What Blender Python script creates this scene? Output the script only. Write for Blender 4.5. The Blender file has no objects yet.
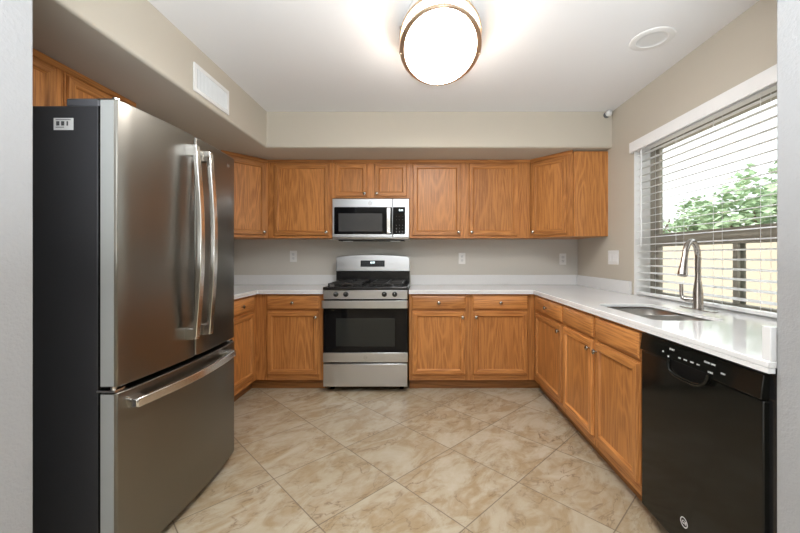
import bpy, bmesh, math, random
from mathutils import Vector, Matrix
random.seed(7)
C = bpy.context.scene.collection
PI = math.pi
scene = bpy.context.scene

# ------------------------------------------------------------------ camera
H = 1.218
F = 360.0
cam_d = bpy.data.cameras.new('camera'); cam = bpy.data.objects.new('camera', cam_d); C.objects.link(cam)
cam_d.sensor_width = 36; cam_d.lens = 36 * F / 800; cam_d.shift_x = -21 / 800; cam_d.shift_y = -10.5 / 800
cam_d.clip_start = 0.05
cam.location = (0, 0, H); cam.rotation_euler = (PI / 2, 0, 0)
scene.camera = cam

# ------------------------------------------------------------------ world, sun, area light, exposure
w = bpy.data.worlds.new('world'); scene.world = w; w.use_nodes = True
bg = w.node_tree.nodes['Background']; bg.inputs[0].default_value = (0.93, 0.97, 1.0, 1); bg.inputs[1].default_value = 1.0
sd = bpy.data.lights.new('sun', 'SUN'); sd.energy = 1.35; sd.angle = 0.02; sd.color = (1, 0.95, 0.86)
so = bpy.data.objects.new('sun', sd); C.objects.link(so)
so.rotation_euler = Vector((0.62, 0.16, -0.77)).to_track_quat('-Z', 'Y').to_euler()
so.location = (-6, 0, 9)
def area(name, sx, sy, watts, loc, rot, col):
    d = bpy.data.lights.new(name, 'AREA'); d.shape = 'RECTANGLE'; d.size = sx; d.size_y = sy; d.energy = watts; d.color = col
    o = bpy.data.objects.new(name, d); C.objects.link(o); o.location = loc; o.rotation_euler = rot
area('dining_side_fill', 2.6, 1.5, 20, (-2.98, -1.4, 1.5), (0, -PI / 2, 0), (0.97, 0.98, 1.0))  # added side fill; the dining wall behind it has no window
area('bounce_flash_fill', 1.4, 0.9, 76, (0.0, -0.55, 1.15), (PI, 0, 0), (0.90, 0.96, 1.0))  # added upward fill behind the camera, standing in for a bounced flash
LAMP_STRENGTH = 14.8
vs = scene.view_settings
scene.display_settings.display_device = 'sRGB'
vs.view_transform = 'Standard'; vs.look = 'None'; vs.gamma = 1.0; vs.use_curve_mapping = False
vs.exposure = 1.33

# ------------------------------------------------------------------ material helpers
def nt_new(name):
    m = bpy.data.materials.new(name); m.use_nodes = True
    nt = m.node_tree; b = nt.nodes['Principled BSDF']
    return m, nt, b
def N(nt, t, **kw):
    n = nt.nodes.new(t)
    for k, v in kw.items(): setattr(n, k, v)
    return n
def L(nt, a, b): nt.links.new(a, b)
def setin(n, **kw):
    for k, v in kw.items(): n.inputs[k].default_value = v
def math_n(nt, op, a, b=None, c=None):
    n = N(nt, 'ShaderNodeMath', operation=op)
    for i, v in enumerate((a, b, c)):
        if v is None: continue
        if isinstance(v, (int, float)): n.inputs[i].default_value = v
        else: L(nt, v, n.inputs[i])
    return n.outputs[0]
def mixc(nt, fac, a, b, mode='MIX'):
    n = N(nt, 'ShaderNodeMix', data_type='RGBA', blend_type=mode)
    for i, v in ((0, fac), (6, a), (7, b)):
        if isinstance(v, (int, float)): n.inputs[i].default_value = v
        elif isinstance(v, tuple): n.inputs[i].default_value = (*v, 1) if len(v) == 3 else v
        else: L(nt, v, n.inputs[i])
    return n.outputs[2]
def ramp(nt, fac, stops):
    n = N(nt, 'ShaderNodeValToRGB'); e = n.color_ramp.elements
    while len(e) < len(stops): e.new(0.5)
    for i, (p, c) in enumerate(stops):
        e[i].position = p; e[i].color = (*c, 1) if len(c) == 3 else c
    L(nt, fac, n.inputs[0]); return n.outputs[0]
def noise(nt, vec, scale, detail=3, rough=0.5, dist=0.0):
    n = N(nt, 'ShaderNodeTexNoise'); setin(n, Scale=scale, Detail=detail, Roughness=rough, Distortion=dist)
    if vec is not None: L(nt, vec, n.inputs['Vector'])
    return n.outputs[0]
def bump(nt, b, height, strength, dist=0.001):
    n = N(nt, 'ShaderNodeBump'); setin(n, Strength=strength, Distance=dist); L(nt, height, n.inputs['Height']); L(nt, n.outputs[0], b.inputs['Normal'])
def objco(nt, rnd=True, scale=(1, 1, 1)):
    tc = N(nt, 'ShaderNodeTexCoord'); v = tc.outputs['Object']
    if rnd:
        oi = N(nt, 'ShaderNodeObjectInfo')
        sc = N(nt, 'ShaderNodeVectorMath', operation='SCALE'); sc.inputs[0].default_value = (37, 19, 53); L(nt, oi.outputs['Random'], sc.inputs['Scale'])
        ad_ = N(nt, 'ShaderNodeVectorMath', operation='ADD'); L(nt, v, ad_.inputs[0]); L(nt, sc.outputs[0], ad_.inputs[1]); v = ad_.outputs[0]
    mp = N(nt, 'ShaderNodeVectorMath', operation='MULTIPLY'); L(nt, v, mp.inputs[0]); mp.inputs[1].default_value = scale
    return mp.outputs[0]
def plain(name, col, rough=0.5, metal=0.0, emit=None, es=0.0, coat=0.0, spec=0.5, alpha=None, noisy=0.04):
    m, nt, b = nt_new(name)
    setin(b, Roughness=rough, Metallic=metal); b.inputs['Specular IOR Level'].default_value = spec
    b.inputs['Coat Weight'].default_value = coat
    if noisy:
        nz = noise(nt, objco(nt, False), 24, 2)
        c2 = tuple(min(1, c * (1 - noisy)) for c in col)
        L(nt, mixc(nt, nz, col, c2), b.inputs['Base Color'])
    else: b.inputs['Base Color'].default_value = (*col, 1)
    if emit: b.inputs['Emission Color'].default_value = (*emit, 1); b.inputs['Emission Strength'].default_value = es
    return m
def paint(name, col, bs=0.25, scale=120):
    m, nt, b = nt_new(name); v = objco(nt, False)
    nz = noise(nt, v, 1.3, 3)
    L(nt, mixc(nt, nz, tuple(c * 0.995 for c in col), tuple(min(1, c * 1.005) for c in col)), b.inputs['Base Color'])
    setin(b, Roughness=0.75); b.inputs['Specular IOR Level'].default_value = 0.25
    bump(nt, b, noise(nt, v, scale, 3, 0.6), bs, 0.003)
    return m
def oak(name, axis, tint=1.0):
    m, nt, b = nt_new(name)
    def sc(a, l): return tuple(l if i == axis else a for i in range(3))
    vA = objco(nt, True, sc(1.0, 0.10)); vB = objco(nt, True, sc(1.0, 0.030))
    big = noise(nt, vA, 5.2, 2.0, 0.45, 0.35)
    rings = math_n(nt, 'SINE', math_n(nt, 'MULTIPLY', big, 105.0))
    rings = math_n(nt, 'MULTIPLY_ADD', rings, 0.5, 0.5)
    rings = math_n(nt, 'POWER', rings, 2.4)
    fine = noise(nt, vB, 150, 4, 0.7)
    pores = ramp(nt, fine, [(0.40, (1, 1, 1)), (0.60, (0, 0, 0))])
    tone = noise(nt, vA, 2.4, 2, 0.5)
    c0 = mixc(nt, tone, (0.48 * tint, 0.192 * tint, 0.050 * tint), (0.65 * tint, 0.292 * tint, 0.090 * tint))
    c1 = mixc(nt, math_n(nt, 'MULTIPLY', math_n(nt, 'SUBTRACT', 1.0, rings), math_n(nt, 'MULTIPLY_ADD', pores, 0.5, 0.12)), c0, (0.21 * tint, 0.062 * tint, 0.013 * tint))
    c2 = mixc(nt, math_n(nt, 'MULTIPLY', pores, 0.22), c1, (0.22 * tint, 0.07 * tint, 0.016 * tint))
    oi = N(nt, 'ShaderNodeObjectInfo')
    hs = N(nt, 'ShaderNodeHueSaturation'); L(nt, c2, hs.inputs['Color'])
    L(nt, math_n(nt, 'MULTIPLY_ADD', oi.outputs['Random'], 0.22, 0.89), hs.inputs['Value'])
    L(nt, hs.outputs[0], b.inputs['Base Color'])
    setin(b, Roughness=0.38); b.inputs['Specular IOR Level'].default_value = 0.45
    bump(nt, b, math_n(nt, 'ADD', fine, math_n(nt, 'MULTIPLY', rings, 0.3)), 0.12, 0.0006)
    return m
def steel(name, axis, col=(0.62, 0.635, 0.66), rough=0.31, var=0.012):
    m, nt, b = nt_new(name)
    s = tuple(1.2 if i == axis else 160.0 for i in range(3))
    nz = noise(nt, objco(nt, True, s), 3.0, 3, 0.6)
    setin(b, Metallic=1.0)
    L(nt, mixc(nt, nz, tuple(c * 0.995 for c in col), tuple(min(1, c * 1.005) for c in col)), b.inputs['Base Color'])
    L(nt, math_n(nt, 'MULTIPLY_ADD', nz, var, rough - var / 2), b.inputs['Roughness'])
    return m

M = {}
M['oak_v'] = oak('oak_vertical_grain', 2)
M['oak_h'] = oak('oak_horizontal_grain', 0)
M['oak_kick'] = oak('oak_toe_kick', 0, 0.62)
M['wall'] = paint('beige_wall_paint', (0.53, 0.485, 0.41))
M['wall_back'] = paint('beige_wall_paint_lit_grey', (0.57, 0.55, 0.505))  # same beige paint, lightened and greyed to carry the light on the back wall
M['ceil'] = paint('white_ceiling_paint', (0.80, 0.80, 0.805), 0.15, 90)
M['stub'] = paint('dimmed_orange_peel_paint', (0.335, 0.337, 0.343), 0.55, 95)  # near-white wall paint darkened in its colour to offset strong light here
M['steel_h'] = steel('brushed_steel_horizontal', 0)
M['steel_v'] = steel('brushed_steel_vertical', 2)
M['steel_y'] = steel('brushed_steel_side', 1, (0.50, 0.475, 0.445), 0.24)
M['steel_light'] = steel('pale_polished_steel', 2, (0.74, 0.73, 0.71), 0.2)
M['nickel'] = plain('satin_nickel', (0.44, 0.41, 0.36), 0.24, 1.0)
M['chrome'] = plain('faucet_steel', (0.46, 0.43, 0.40), 0.24, 1.0)
M['ring'] = plain('brushed_champagne_metal', (0.66, 0.50, 0.36), 0.32, 1.0)
M['black'] = plain('black_enamel', (0.012, 0.012, 0.013), 0.22)
M['blackgloss'] = plain('black_gloss_glass', (0.005, 0.005, 0.006), 0.05, spec=0.22)
M['dwblack'] = plain('black_dishwasher_front', (0.007, 0.0072, 0.006), 0.10, spec=0.3)
M['iron'] = plain('cast_iron', (0.010, 0.010, 0.010), 0.45)
M['ovenwin'] = plain('oven_window_glass', (0.020, 0.022, 0.021), 0.06, spec=0.3)
M['mwwin'] = plain('microwave_window_mesh', (0.065, 0.066, 0.068), 0.10, spec=0.4)
M['case'] = plain('charcoal_fridge_case', (0.042, 0.042, 0.046), 0.42)
M['gasket'] = plain('dark_gasket', (0.005, 0.005, 0.005), 0.5, spec=0.1)
M['hinge'] = plain('grey_hinge_cover', (0.10, 0.10, 0.11), 0.4)
M['white'] = plain('white_plastic', (0.80, 0.80, 0.79), 0.35)
M['blind'] = plain('white_blind_slat', (0.84, 0.84, 0.84), 0.4)
M['ink'] = plain('dark_print', (0.03, 0.03, 0.035), 0.5)
M['print'] = plain('pale_print', (0.75, 0.75, 0.75), 0.4)
M['greyprint'] = plain('grey_print', (0.32, 0.32, 0.32), 0.4)
M['display'] = plain('lit_display_digits', (0.5, 0.7, 0.75), 0.4, emit=(0.75, 0.95, 1.0), es=1.4, noisy=0)
M['bronze'] = plain('bronze_aluminium', (0.33, 0.305, 0.25), 0.5, 0.1)
M['sinksteel'] = steel('sink_steel', 0, (0.50, 0.49, 0.47), 0.3)
M['slot'] = plain('dark_slot', (0.04, 0.04, 0.04), 0.6)
M['grille'] = plain('vent_grille_white', (0.72, 0.73, 0.73), 0.4)

def mk_lamp():
    m, nt, b = nt_new('glowing_opal_glass')
    setin(b, Roughness=0.3); b.inputs['Base Color'].default_value = (0.9, 0.88, 0.84, 1)
    b.inputs['Emission Color'].default_value = (1.0, 0.975, 0.94, 1); b.inputs['Emission Strength'].default_value = LAMP_STRENGTH
    return m
M['lamp'] = mk_lamp()

def mk_quartz():
    m, nt, b = nt_new('white_quartz'); v = objco(nt, False)
    sp = ramp(nt, noise(nt, v, 420, 2, 0.5), [(0.60, (0, 0, 0)), (0.72, (1, 1, 1))])
    cl = noise(nt, v, 3.0, 4, 0.6)
    c = mixc(nt, cl, (0.72, 0.725, 0.73), (0.77, 0.775, 0.78))
    c = mixc(nt, math_n(nt, 'MULTIPLY', sp, 0.22), c, (0.5, 0.5, 0.49))
    L(nt, c, b.inputs['Base Color']); setin(b, Roughness=0.08); b.inputs['Specular IOR Level'].default_value = 0.36
    return m
M['quartz'] = mk_quartz()

def mk_floor():
    m, nt, b = nt_new('travertine_look_tile'); tc = N(nt, 'ShaderNodeTexCoord')
    sp = N(nt, 'ShaderNodeSeparateXYZ'); L(nt, tc.outputs['Object'], sp.inputs[0]); x, y = sp.outputs[0], sp.outputs[1]
    r = 1 / math.sqrt(2)
    u = math_n(nt, 'MULTIPLY', math_n(nt, 'ADD', x, y), r); v = math_n(nt, 'MULTIPLY', math_n(nt, 'SUBTRACT', y, x), r)
    su, sv = 0.459, 0.480
    uu = math_n(nt, 'DIVIDE', math_n(nt, 'SUBTRACT', u, 0.822), su); vv = math_n(nt, 'DIVIDE', math_n(nt, 'SUBTRACT', v, 1.480), sv)
    fu, fv = math_n(nt, 'FRACT', uu), math_n(nt, 'FRACT', vv)
    cu, cv = math_n(nt, 'FLOOR', uu), math_n(nt, 'FLOOR', vv)
    def edge(f): return math_n(nt, 'MINIMUM', f, math_n(nt, 'SUBTRACT', 1.0, f))
    e = math_n(nt, 'MINIMUM', edge(fu), edge(fv))
    gr = ramp(nt, e, [(0.003, (1, 1, 1)), (0.0065, (0, 0, 0))])
    cc = N(nt, 'ShaderNodeCombineXYZ'); L(nt, cu, cc.inputs[0]); L(nt, cv, cc.inputs[1])
    wn = N(nt, 'ShaderNodeTexWhiteNoise', noise_dimensions='3D'); L(nt, cc.outputs[0], wn.inputs['Vector'])
    off = N(nt, 'ShaderNodeVectorMath', operation='SCALE'); L(nt, wn.outputs['Color'], off.inputs[0]); off.inputs['Scale'].default_value = 30
    pos = N(nt, 'ShaderNodeCombineXYZ'); L(nt, math_n(nt, 'MULTIPLY', u, 0.75), pos.inputs[0]); L(nt, math_n(nt, 'MULTIPLY', v, 1.25), pos.inputs[1])
    vec = N(nt, 'ShaderNodeVectorMath', operation='ADD'); L(nt, pos.outputs[0], vec.inputs[0]); L(nt, off.outputs[0], vec.inputs[1]); vec = vec.outputs[0]
    n1 = noise(nt, vec, 4.2, 8, 0.66, 0.7); n2 = noise(nt, vec, 11, 5, 0.6, 0.8); n3 = noise(nt, vec, 5.0, 5, 0.55, 1.1)
    c = ramp(nt, n1, [(0.30, (0.52, 0.47, 0.375)), (0.45, (0.46, 0.39, 0.285)), (0.54, (0.36, 0.265, 0.155)), (0.62, (0.42, 0.33, 0.22)), (0.72, (0.50, 0.44, 0.34))])
    c = mixc(nt, ramp(nt, n2, [(0.42, (0, 0, 0)), (0.7, (0.55, 0.55, 0.55))]), c, (0.56, 0.52, 0.44))
    vein = math_n(nt, 'ABSOLUTE', math_n(nt, 'SUBTRACT', n3, 0.5))
    vm = ramp(nt, vein, [(0.0, (1, 1, 1)), (0.022, (0, 0, 0))])
    vm = math_n(nt, 'MULTIPLY', vm, ramp(nt, n1, [(0.42, (0, 0, 0)), (0.6, (0.75, 0.75, 0.75))]))
    c = mixc(nt, vm, c, (0.17, 0.10, 0.05))
    c = mixc(nt, math_n(nt, 'MULTIPLY', wn.outputs['Value'], 0.25), c, (0.34, 0.27, 0.18))
    c = mixc(nt, gr, c, (0.17, 0.13, 0.09))
    c = mixc(nt, 1.0, c, (0.90, 0.885, 0.86), 'MULTIPLY')
    L(nt, c, b.inputs['Base Color'])
    L(nt, math_n(nt, 'MULTIPLY_ADD', n2, 0.2, 0.28), b.inputs['Roughness']); b.inputs['Specular IOR Level'].default_value = 0.4
    h = math_n(nt, 'SUBTRACT', math_n(nt, 'MULTIPLY', n2, 0.25), gr)
    bump(nt, b, h, 0.25, 0.002)
    return m
M['floor'] = mk_floor()

def mk_blind():
    m, nt, b = nt_new('white_vinyl_slat'); out = nt.nodes['Material Output']
    b.inputs['Base Color'].default_value = (0.86, 0.86, 0.86, 1); setin(b, Roughness=0.4)
    t = N(nt, 'ShaderNodeBsdfTranslucent'); t.inputs[0].default_value = (0.86, 0.86, 0.86, 1)
    mx = N(nt, 'ShaderNodeMixShader'); mx.inputs[0].default_value = 0.35; L(nt, b.outputs[0], mx.inputs[1]); L(nt, t.outputs[0], mx.inputs[2]); L(nt, mx.outputs[0], out.inputs[0])
    return m
M['slat'] = mk_blind()
def mk_glass():
    m, nt, b = nt_new('window_glass'); out = nt.nodes['Material Output']
    t = N(nt, 'ShaderNodeBsdfTransparent'); g = N(nt, 'ShaderNodeBsdfGlossy'); g.inputs['Roughness'].default_value = 0.02
    t.inputs[0].default_value = (0.95, 0.97, 0.96, 1)
    fr = N(nt, 'ShaderNodeFresnel'); fr.inputs[0].default_value = 1.35; ge = N(nt, 'ShaderNodeNewGeometry')
    mx = N(nt, 'ShaderNodeMixShader'); L(nt, math_n(nt, 'MULTIPLY', fr.outputs[0], math_n(nt, 'SUBTRACT', 1.0, ge.outputs['Backfacing'])), mx.inputs[0]); L(nt, t.outputs[0], mx.inputs[1]); L(nt, g.outputs[0], mx.inputs[2]); L(nt, mx.outputs[0], out.inputs[0])
    return m
M['glass'] = mk_glass()
def mk_stucco(name, c1, c2, sc=40):
    m, nt, b = nt_new(name); v = objco(nt, False); nz = noise(nt, v, 2.0, 4)
    L(nt, mixc(nt, nz, c1, c2), b.inputs['Base Color']); setin(b, Roughness=0.9)
    bump(nt, b, noise(nt, v, sc, 3), 0.4, 0.01); return m
M['stucco'] = mk_stucco('cream_stucco', (0.50, 0.42, 0.325), (0.55, 0.47, 0.37))
M['palewall'] = mk_stucco('pale_grey_stucco', (0.62, 0.61, 0.59), (0.70, 0.69, 0.67))
M['roof'] = mk_stucco('grey_roof_shingle', (0.42, 0.41, 0.40), (0.50, 0.49, 0.48), 12)
M['gravel'] = mk_stucco('pale_gravel', (0.50, 0.45, 0.38), (0.58, 0.53, 0.46), 80)
M['leaf'] = mk_stucco('green_leaf', (0.30, 0.42, 0.25), (0.44, 0.56, 0.37), 10)
M['leafgrey'] = mk_stucco('greyish_green_leaf', (0.46, 0.48, 0.45), (0.60, 0.61, 0.58), 10)
M['bark'] = mk_stucco('bark', (0.12, 0.09, 0.06), (0.2, 0.15, 0.1), 20)

# ------------------------------------------------------------------ mesh helpers
def box(bm, x0, x1, y0, y1, z0, z1, mi=0):
    v = [bm.verts.new(p) for p in ((x0, y0, z0), (x1, y0, z0), (x1, y1, z0), (x0, y1, z0), (x0, y0, z1), (x1, y0, z1), (x1, y1, z1), (x0, y1, z1))]
    fs = []
    for q in ((3, 2, 1, 0), (4, 5, 6, 7), (0, 1, 5, 4), (1, 2, 6, 5), (2, 3, 7, 6), (3, 0, 4, 7)):
        f = bm.faces.new([v[i] for i in q]); f.material_index = mi; fs.append(f)
    return v
def hexa(bm, pts, mi=0):
    v = [bm.verts.new(p) for p in pts]
    for q in ((3, 2, 1, 0), (4, 5, 6, 7), (0, 1, 5, 4), (1, 2, 6, 5), (2, 3, 7, 6), (3, 0, 4, 7)):
        f = bm.faces.new([v[i] for i in q]); f.material_index = mi
def prism(bm, poly, z0, z1, mi=0):
    a = [bm.verts.new((x, y, z0)) for x, y in poly]; b = [bm.verts.new((x, y, z1)) for x, y in poly]
    n = len(poly)
    fs = [bm.faces.new(a[::-1]), bm.faces.new(b)]
    for i in range(n): fs.append(bm.faces.new((a[i], a[(i + 1) % n], b[(i + 1) % n], b[i])))
    for f in fs: f.material_index = mi
def xform(bm, start, mat):
    bm.verts.ensure_lookup_table()
    for v in bm.verts[start:]: v.co = mat @ v.co
def lathe(bm, prof, segs=24, mi=0, mat=None, sx=1, sy=1):
    """profile (r, z) spun about z"""
    s = len(bm.verts); rings = []
    for r, z in prof:
        if r < 1e-6: rings.append([bm.verts.new((0, 0, z))])
        else: rings.append([bm.verts.new((r * sx * math.cos(2 * PI * k / segs), r * sy * math.sin(2 * PI * k / segs), z)) for k in range(segs)])
    for a, b in zip(rings, rings[1:]):
        for k in range(segs):
            k2 = (k + 1) % segs
            if len(a) == 1 and len(b) == 1: continue
            if len(a) == 1: f = bm.faces.new((a[0], b[k2], b[k]))
            elif len(b) == 1: f = bm.faces.new((a[k], a[k2], b[0]))
            else: f = bm.faces.new((a[k], a[k2], b[k2], b[k]))
            f.material_index = mi
    if mat is not None: xform(bm, s, mat)
def tube(bm, pts, rad, segs=12, mi=0, cap=True, flat=None):
    """round tube through pts; rad number or list; flat=(a,b) gives elliptical section scale"""
    pts = [Vector(p) for p in pts]; n = len(pts)
    rads = rad if isinstance(rad, (list, tuple)) else [rad] * n
    tang = [(pts[min(i + 1, n - 1)] - pts[max(i - 1, 0)]).normalized() for i in range(n)]
    up = Vector((0, 0, 1)) if abs(tang[0].z) < 0.9 else Vector((1, 0, 0))
    nrm = (up - up.dot(tang[0]) * tang[0]).normalized(); rings = []
    for i in range(n):
        nrm = (nrm - nrm.dot(tang[i]) * tang[i]).normalized(); bi = tang[i].cross(nrm)
        a, b = flat or (1, 1)
        rings.append([bm.verts.new(pts[i] + rads[i] * (a * math.cos(2 * PI * k / segs) * nrm + b * math.sin(2 * PI * k / segs) * bi)) for k in range(segs)])
    for a, b in zip(rings, rings[1:]):
        for k in range(segs):
            f = bm.faces.new((a[k], a[(k + 1) % segs], b[(k + 1) % segs], b[k])); f.material_index = mi
    if cap:
        for r in (rings[0][::-1], rings[-1]): bm.faces.new(r).material_index = mi
def sweep_rect(bm, pts, halfw, halft, wdir, mi=0):
    """rectangular bar through pts; wdir = direction of the wide side (constant)"""
    pts = [Vector(p) for p in pts]; n = len(pts); wd = Vector(wdir).normalized(); rings = []
    for i in range(n):
        t = (pts[min(i + 1, n - 1)] - pts[max(i - 1, 0)]).normalized(); nn = t.cross(wd).normalized()
        hw = halfw[i] if isinstance(halfw, (list, tuple)) else halfw; ht = halft[i] if isinstance(halft, (list, tuple)) else halft
        rings.append([bm.verts.new(pts[i] + a * hw * wd + b * ht * nn) for a, b in ((-1, -1), (1, -1), (1, 1), (-1, 1))])
    for a, b in zip(rings, rings[1:]):
        for k in range(4): bm.faces.new((a[k], a[(k + 1) % 4], b[(k + 1) % 4], b[k])).material_index = mi
    bm.faces.new(rings[0][::-1]); bm.faces.new(rings[-1])
def sphere(bm, c, r, seg=12, mi=0):
    lathe(bm, [(0, -r)] + [(r * math.cos(a), r * math.sin(a)) for a in [(-0.5 + (i + 1) / (seg / 2 + 1)) * PI for i in range(seg // 2)]] + [(0, r)], seg, mi, Matrix.Translation(c))
def rrect(x0, x1, y0, y1, r, n=5):
    pts = []
    for cx, cy, a0 in ((x1 - r, y0 + r, -PI / 2), (x1 - r, y1 - r, 0), (x0 + r, y1 - r, PI / 2), (x0 + r, y0 + r, PI)):
        for k in range(n + 1):
            a = a0 + k / n * PI / 2; pts.append((cx + r * math.cos(a), cy + r * math.sin(a)))
    return pts
def obj(name, bm, mats, parent=None, loc=(0, 0, 0), rot=(0, 0, 0), bevel=0, seg=2, smooth=0.6):
    bmesh.ops.recalc_face_normals(bm, faces=bm.faces)
    me = bpy.data.meshes.new(name); bm.to_mesh(me); bm.free()
    for m in (mats if isinstance(mats, (list, tuple)) else [mats]): me.materials.append(m)
    if smooth:
        for p in me.polygons: p.use_smooth = True
        me.set_sharp_from_angle(angle=smooth)
    o = bpy.data.objects.new(name, me); C.objects.link(o); o.location = loc; o.rotation_euler = rot
    if parent: o.parent = parent
    if bevel:
        b = o.modifiers.new('bevel', 'BEVEL'); b.width = bevel; b.segments = seg; b.limit_method = 'ANGLE'; b.angle_limit = 0.6
        b.harden_normals = False
    return o
def nb(): return bmesh.new()
def bx(name, dims, mat, parent=None, bevel=0.0015, **k):
    """box part with its origin at its own lower corner"""
    x0, x1, y0, y1, z0, z1 = dims; bm = nb(); box(bm, 0, x1 - x0, 0, y1 - y0, 0, z1 - z0)
    return obj(name, bm, mat, parent, (x0, y0, z0), bevel=bevel, **k)
def thing(name, label, cat, loc=(0, 0, 0), rotz=0, group=None):
    o = bpy.data.objects.new(name, None); C.objects.link(o); o.empty_display_size = 0.1
    o.location = loc; o.rotation_euler = (0, 0, rotz); return tag(o, label, cat, group)
def tag(o, label, cat, group=None):
    o['label'] = label; o['category'] = cat
    if group: o['group'] = group
    return o
def struct(o): o['kind'] = 'structure'; return o
def plabel(o, s): o['label'] = s; return o
def text(name, body, size, mat, parent, loc, rot, depth=0.0004, shear=0.0, align='CENTER'):
    cu = bpy.data.curves.new(name + '_c', 'FONT'); cu.body = body; cu.size = size; cu.extrude = depth; cu.shear = shear
    cu.align_x = align; cu.align_y = 'CENTER'
    t = bpy.data.objects.new(name + '_t', cu); C.objects.link(t)
    dg = bpy.context.evaluated_depsgraph_get(); me = bpy.data.meshes.new_from_object(t.evaluated_get(dg))
    bpy.data.objects.remove(t); bpy.data.curves.remove(cu)
    me.materials.clear(); me.materials.append(mat); me.name = name
    o = bpy.data.objects.new(name, me); C.objects.link(o); o.location = loc; o.rotation_euler = rot
    if parent: o.parent = parent
    return o

# ------------------------------------------------------------------ setting
XR, XL, YB, ZC, ZS = 1.683, -2.11, 3.867, 2.489, 2.173
YN0, YN1 = 0.90, 1.04          # near stub walls
bm = nb(); box(bm, -3.2, 2.6, -3.7, YB + 0.15, -0.1, 0); struct(obj('floor', bm, M['floor'], smooth=0))
bm = nb(); box(bm, -3.2, 2.6, -3.7, YB + 0.15, ZC, ZC + 0.1); struct(obj('ceiling', bm, M['ceil'], smooth=0))
bm = nb(); box(bm, XL - 0.15, XR + 0.19, YB, YB + 0.15, 0, ZC); struct(obj('wall_back', bm, M['wall_back'], smooth=0))
bm = nb(); box(bm, XL - 0.15, XL, YN0, YB, 0, ZC); struct(obj('wall_left', bm, M['wall'], smooth=0))
WY0, WY1, WZ0, WZ1 = 1.24, 2.845, 0.876, 2.085      # window hole
XO = XR + 0.19
bm = nb()
box(bm, XR, XO, WY1, YB, 0, ZC); box(bm, XR, XO, YN1, WY0, 0, ZC)
box(bm, XR, XO, WY0, WY1, 0, WZ0); box(bm, XR, XO, WY0, WY1, WZ1, ZC)
struct(obj('wall_right', bm, M['wall'], smooth=0))
bm = nb(); box(bm, XR, XR + 0.112, WY0 + 0.007, WY1 - 0.007, 0.877, 0.912); struct(obj('trim_2', bm, M['quartz'], smooth=0))
# white painted return of the window recess
bm = nb()
box(bm, XR + 0.001, XO - 0.002, WY1 - 0.006, WY1 + 0.0, 0.912, WZ1); box(bm, XR + 0.001, XO - 0.002, WY0, WY0 + 0.006, 0.912, WZ1)
box(bm, XR + 0.001, XO - 0.002, WY0, WY1, WZ1 - 0.006, WZ1)
struct(obj('trim_1', bm, M['white'], smooth=0))
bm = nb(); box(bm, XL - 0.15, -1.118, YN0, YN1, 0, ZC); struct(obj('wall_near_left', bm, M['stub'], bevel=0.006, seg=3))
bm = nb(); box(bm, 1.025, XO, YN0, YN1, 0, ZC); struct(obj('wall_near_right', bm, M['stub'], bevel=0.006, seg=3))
bm = nb(); prism(bm, [(XL - 0.05, YN1 - 0.06), (-1.36, YN1 - 0.06), (-1.36, 3.172), (XR + 0.05, 3.172), (XR + 0.05, YB + 0.05), (XL - 0.05, YB + 0.05)], ZS, ZC + 0.02)
struct(obj('ceiling_soffit', bm, M['wall'], bevel=0.016, seg=4))
# the room the camera stands in
bm = nb(); box(bm, -3.2, -3.05, -3.7, YN0, 0, ZC); struct(obj('wall_dining_left', bm, M['wall'], smooth=0))
bm = nb(); box(bm, 2.45, 2.6, -3.7, YN0, 0, ZC); struct(obj('wall_dining_right', bm, M['wall'], smooth=0))
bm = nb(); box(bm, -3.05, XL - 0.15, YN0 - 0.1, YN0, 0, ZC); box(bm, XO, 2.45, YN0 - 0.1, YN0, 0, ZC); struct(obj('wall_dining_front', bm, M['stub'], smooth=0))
bm = nb(); box(bm, -3.05, 2.45, -3.7, -3.6, 0, ZC); struct(obj('wall_rear', bm, M['wall'], smooth=0))

# window
wr = bpy.data.objects.new('window_1', None); C.objects.link(wr); wr['kind'] = 'structure'; wr.location = (XR + 0.15, 2.0, 0.91)
def wpart(name, boxes, mat, bevel=0.003):
    bm = nb()
    for b in boxes: box(bm, b[0] - wr.location.x, b[1] - wr.location.x, b[2] - 2.0, b[3] - 2.0, b[4] - 0.91, b[5] - 0.91)
    return obj(name, bm, mat, wr, bevel=bevel)
fx0, fx1 = XR + 0.125, XR + 0.17
zt, zb = WZ1 - 0.006, 0.913
wpart('window_frame', [(fx0, fx1, WY1 - 0.055, WY1 - 0.006, zb, zt), (fx0, fx1, WY0 + 0.006, WY0 + 0.055, zb, zt), (fx0, fx1, WY0 + 0.055, WY1 - 0.055, zb, zb + 0.03), (fx0, fx1, WY0 + 0.055, WY1 - 0.055, zt - 0.045, zt)], M['bronze'])
wpart('meeting_rail', [(fx0 - 0.012, fx1 - 0.006, WY0 + 0.055, WY1 - 0.055, 1.29, 1.385)], M['bronze'])
wpart('mullion', [(fx0 - 0.006, fx0 + 0.012, 2.05, 2.083, zb + 0.03, 1.29), (fx0 + 0.030, fx1 - 0.004, 2.045, 2.083, zb + 0.03, 1.29)], M['bronze'])
wpart('sash', [(fx0 + 0.012, fx1 - 0.004, WY1 - 0.095, WY1 - 0.064, zb + 0.03, 1.29), (fx0 + 0.012, fx1 - 0.004, WY1 - 0.095, WY1 - 0.064, 1.385, zt - 0.045), (fx0 + 0.012, fx1 - 0.004, WY0 + 0.062, WY0 + 0.09, 1.385, zt - 0.045)], M['bronze'])
wpart('pane', [(fx0 + 0.024, fx0 + 0.028, WY0 + 0.055, WY1 - 0.055, 1.385, zt - 0.045)], M['glass'], 0)
wpart('pane', [(fx0 + 0.020, fx0 + 0.024, WY0 + 0.055, WY1 - 0.055, zb + 0.03, 1.29)], M['glass'], 0)

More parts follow.
